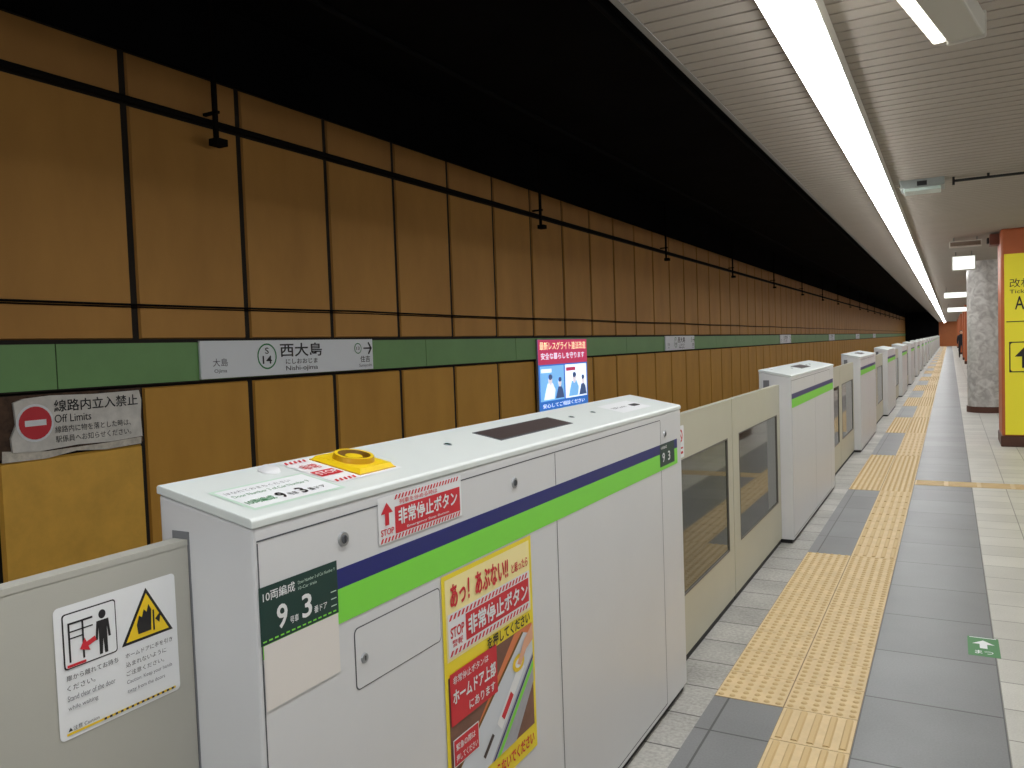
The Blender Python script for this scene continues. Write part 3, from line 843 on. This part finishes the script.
# ------------------------------------------------------------------ lights
o_ = empty('ceiling_light', (-0.55, 50, 3.0), 'continuous white fluorescent light strip under the slatted ceiling', 'ceiling light')
b = MB(); b.box(-0.652, -0.450, YBACK, YEND - 1, 2.915, 3.0, M_housing)
b.build('housing', o_, (-0.55, 50, 3.0))
b = MB()
b.prism_y([(-0.648, 2.915), (-0.640, 2.893), (-0.622, 2.883), (-0.480, 2.883), (-0.462, 2.893), (-0.454, 2.915)], YBACK, YEND - 2, M_tube)
b.build('diffuser', o_, (-0.55, 50, 3.0))
o_ = empty('ceiling_light', (2.4, 50, 3.0), 'continuous white fluorescent light strip on the other platform side', 'ceiling light')
b = MB(); b.box(2.27, 2.53, YBACK, YEND - 1, 2.95, 3.0, M_housing); b.build('housing', o_, (2.4, 50, 3.0))
b = MB(); b.prism_y([(2.295, 2.95), (2.31, 2.89), (2.345, 2.87), (2.455, 2.87), (2.49, 2.89), (2.505, 2.95)], YBACK, YEND - 1, M_tubeb); b.build('diffuser', o_, (2.4, 50, 3.0))

# near right fixture (rotated in plan)
org = (0.05, 3.1, 2.8)
o_ = empty('hanging_lamp', org, 'cream hanging fluorescent fixture with bright diffuser near the ceiling', 'lamp')
a = math.radians(-10.6)
Fh = Frame((-0.05, 3.87, 2.80), (math.cos(a), math.sin(a), 0), (-math.sin(a), math.cos(a), 0))
b = MB(); b.fbox(Fh, 0.055, 0.19, -1.3, 0.0, 0.0, 0.09, M_housing); b.fbox(Fh, 0.05, 0.195, -0.012, 0.006, -0.01, 0.1, M_housing)
b.build('housing', o_, org, bevel=0.008)
b = MB(); b.fbox(Fh, 0.0, 0.053, -1.3, -0.01, 0.005, 0.07, M_tube2); b.build('diffuser', o_, org, bevel=0.01)
for yy in (-1.1, -0.2):
    b = MB(); b.fbox(Fh, 0.11, 0.13, yy - .01, yy + .01, 0.09, 0.2, M_alu); b.build('hanger', o_, org)

# small emergency light box
org = (-0.21, 8.4, 2.95)
o_ = empty('emergency_light', org, 'small grey ceiling emergency light box with pale lens', 'lamp')
b = MB(); b.box(-0.39, -0.03, 8.2, 8.5, 2.93, 3.005, mat('box_grey', (140, 146, 142), .5)); b.box(-0.36, -0.06, 8.23, 8.47, 2.90, 2.93, mat('box_lens', (176, 190, 182), .3, emit=.08))
b.build('housing', o_, org, bevel=0.006)
b = MB(); b.box(-0.25, -0.17, 8.19, 8.2, 2.94, 2.98, M_black); b.build('indicator', o_, org)
b = MB(); b.box(0.03, 0.62, 8.3, 8.33, 2.955, 2.975, M_black); b.box(0.03, 0.05, 8.3, 8.33, 2.93, 3.0, M_black); b.box(0.60, 0.62, 8.3, 8.33, 2.90, 3.0, M_black); b.box(0.58, 0.60, 8.0, 8.33, 2.955, 2.975, M_black); b.box(0.3, 0.32, 8.3, 8.33, 2.96, 3.0, M_black)
tag(b.build('ceiling_bracket', origin=(0.3, 8.3, 3.0)), 'thin black metal bracket frame fixed under the ceiling', 'bracket')
def hang_sign(x0, x1, yy, z0, z1, face, label, n='hanging_sign'):
    org = ((x0 + x1) / 2, yy, z0)
    o_ = empty(n, org, label, 'sign', None)
    b = MB(); b.box(x0, x1, yy, yy + .12, z0, z1, M_housing); b.build('housing', o_, org, bevel=.006)
    F = Frame((x0, yy, z0), (1, 0, 0), (0, 0, 1))
    b = MB(); b.rect(F, .015, .015, x1 - x0 - .03, z1 - z0 - .03, face, 1, .002)
    b.build('sign_face', o_, org)
    for xa in (x0 + .05, x1 - .07):
        b = MB(); b.box(xa, xa + .02, yy + .05, yy + .07, z1, 3.0, M_alu); b.build('hanger', o_, org)
    return o_
hang_sign(0.04, 0.40, 16.0, 2.68, 2.93, M_signlit, 'small lit white exit sign hanging from ceiling')
hang_sign(0.0, 0.42, 13.6, 2.86, 2.95, mat('box_brown', (120, 104, 88), .5), 'flat brown ceiling-hung box sign')
hang_sign(-0.15, 1.0, 28.0, 2.66, 2.84, M_signlit, 'long lit white guidance sign hanging across the platform')
hang_sign(-0.1, 1.0, 44.0, 2.60, 2.82, M_signlit, 'long lit white guidance sign hanging across the platform')

# ------------------------------------------------------------------ columns
def sq_column(cx, cy, w, d, label):
    org = (cx, cy, 0)
    o_ = empty('platform_column', org, label, 'column', 'orange platform columns')
    b = MB(); b.box(cx - w/2, cx + w/2, cy - d/2, cy + d/2, 0.14, 3.0, M_colorange); b.build('shaft', o_, org, bevel=.03, seg=3)
    b = MB(); b.box(cx - w/2 - .012, cx + w/2 + .012, cy - d/2 - .012, cy + d/2 + .012, 0.0, 0.15, M_colbase); b.build('base', o_, org, bevel=.01)
    return o_, org
o_, org = sq_column(1.02, 13.35, 0.80, 0.80, 'orange square platform column with yellow exit signs and brown base')
F = Frame((0.66, 13.35 - .4, 0.17), (1, 0, 0), (0, 0, 1))
b = MB(); b.fbox(F, 0, .70, 0, 2.48, 0.0, .03, M_signyellow); b.build('sign_board', o_, org)
b = MB()
Fs = Frame((0.66, 13.35 - .43, 0.17), (1, 0, 0), (0, 0, 1))
b.rect(Fs, 0.02, 1.55, .66, .012, M_ink, 1, .002)
b.text(Fs, '改札 出口', .06, 2.02, .56, .12, M_ink, 1, .002, bold=0); b.text(Fs, 'A1-A4', .12, 1.72, .42, .18, M_ink, 1, .002)
b.text(Fs, 'Tickets  Exit', .06, 1.94, .5, .05, M_ink, 1, .002, bold=0)
b.rect(Fs, .05, 0.86, .60, .42, M_ink, 1, .002); b.gpoly(Fs, rounded(.065, .875, .57, .39, .03), M_signyellow, 2, .002)
b.arrow(Fs, .24, 1.07, .30, math.pi/2, M_ink, 3, .002)
b.build('sign_lettering', o_, org)
b = MB(); b.box(0.50, 0.63, 13.2, 13.5, 2.82, 2.97, M_brown); b.box(0.47, 0.50, 13.28, 13.42, 2.85, 2.93, M_black); b.build('camera_box', o_, org, bevel=.01)
org = (0.66, 18.6, 0)
o_ = empty('marble_column', org, 'round grey veined marble platform column', 'column')
Fc = Frame(org, (1, 0, 0), (0, 1, 0))
b = MB(); b.cyl(Fc, 0, 0, 0.12, 3.0, 0.36, 0.36, M_marble, 48); b.build('shaft', o_, org)
b = MB(); b.cyl(Fc, 0, 0, 0, 0.12, 0.38, 0.38, M_colbase, 48); b.build('base', o_, org)
for yy in (26, 33, 40, 47, 54, 68, 75, 82, 96):
    sq_column(1.05, yy, 0.8, 0.8, 'plain orange square platform column with brown base')

# ------------------------------------------------------------------ person in the distance
px_, py_ = 0.62, 58.0
joints = [(0,0,.92),(0,0,1.15),(0,-.01,1.38),(0,-.01,1.48),(0,-.02,1.60),(0,-.02,1.68),
          (.17,0,1.38),(.21,.03,1.12),(.20,-.06,.88),(-.17,0,1.38),(-.21,-.02,1.12),(-.20,.04,.88),
          (.09,0,.88),(.10,-.05,.48),(.10,.02,.08),(.10,-.12,.04),(-.09,0,.88),(-.10,.06,.48),(-.10,.20,.10),(-.10,.08,.04)]
edges = [(0,1),(1,2),(2,3),(3,4),(4,5),(2,6),(6,7),(7,8),(2,9),(9,10),(10,11),(0,12),(12,13),(13,14),(14,15),(0,16),(16,17),(17,18),(18,19)]
rad = [.15,.15,.16,.055,.095,.07,.065,.05,.035,.065,.05,.035,.09,.065,.045,.035,.09,.065,.045,.035]
me = bpy.data.meshes.new('person'); me.from_pydata(joints, edges, [])
M_coat = mat('coat_dark', (34, 34, 42), .8); M_skin = mat('skin', (214, 170, 142), .6)
me.materials.append(M_coat)
pe = bpy.data.objects.new('person', me); COL.objects.link(pe); pe.location = (px_, py_, 0)
sk = pe.modifiers.new('skin', 'SKIN')
sub = pe.modifiers.new('sub', 'SUBSURF'); sub.levels = 1; sub.render_levels = 1
for i, rr in enumerate(rad):
    d = me.skin_vertices[0].data[i]; d.radius = (rr, rr * .8 if i < 3 else rr)
me.skin_vertices[0].data[0].use_root = True
tag(pe, 'person in dark coat and trousers walking along the platform', 'person')
def blob(name, c, r, material, parent):
    bm = bmesh.new(); bmesh.ops.create_icosphere(bm, subdivisions=3, radius=1)
    for v in bm.verts: v.co = Vector((v.co.x*r[0] + c[0], v.co.y*r[1] + c[1], v.co.z*r[2] + c[2]))
    m_ = bpy.data.meshes.new(name); bm.to_mesh(m_); bm.free(); m_.materials.append(material)
    for p in m_.polygons: p.use_smooth = True
    ob = bpy.data.objects.new(name, m_); COL.objects.link(ob); ob.parent = parent; return ob
blob('face', (0, -.035, 1.61), (.082, .10, .115), M_skin, pe)
blob('hair', (0, .005, 1.65), (.10, .11, .10), M_ink, pe)

# ------------------------------------------------------------------ world
w = bpy.data.worlds.new('world'); scene.world = w; w.use_nodes = True
w.node_tree.nodes['Background'].inputs['Color'].default_value = (0.9, 0.94, 1, 1)
w.node_tree.nodes['Background'].inputs['Strength'].default_value = 0.3
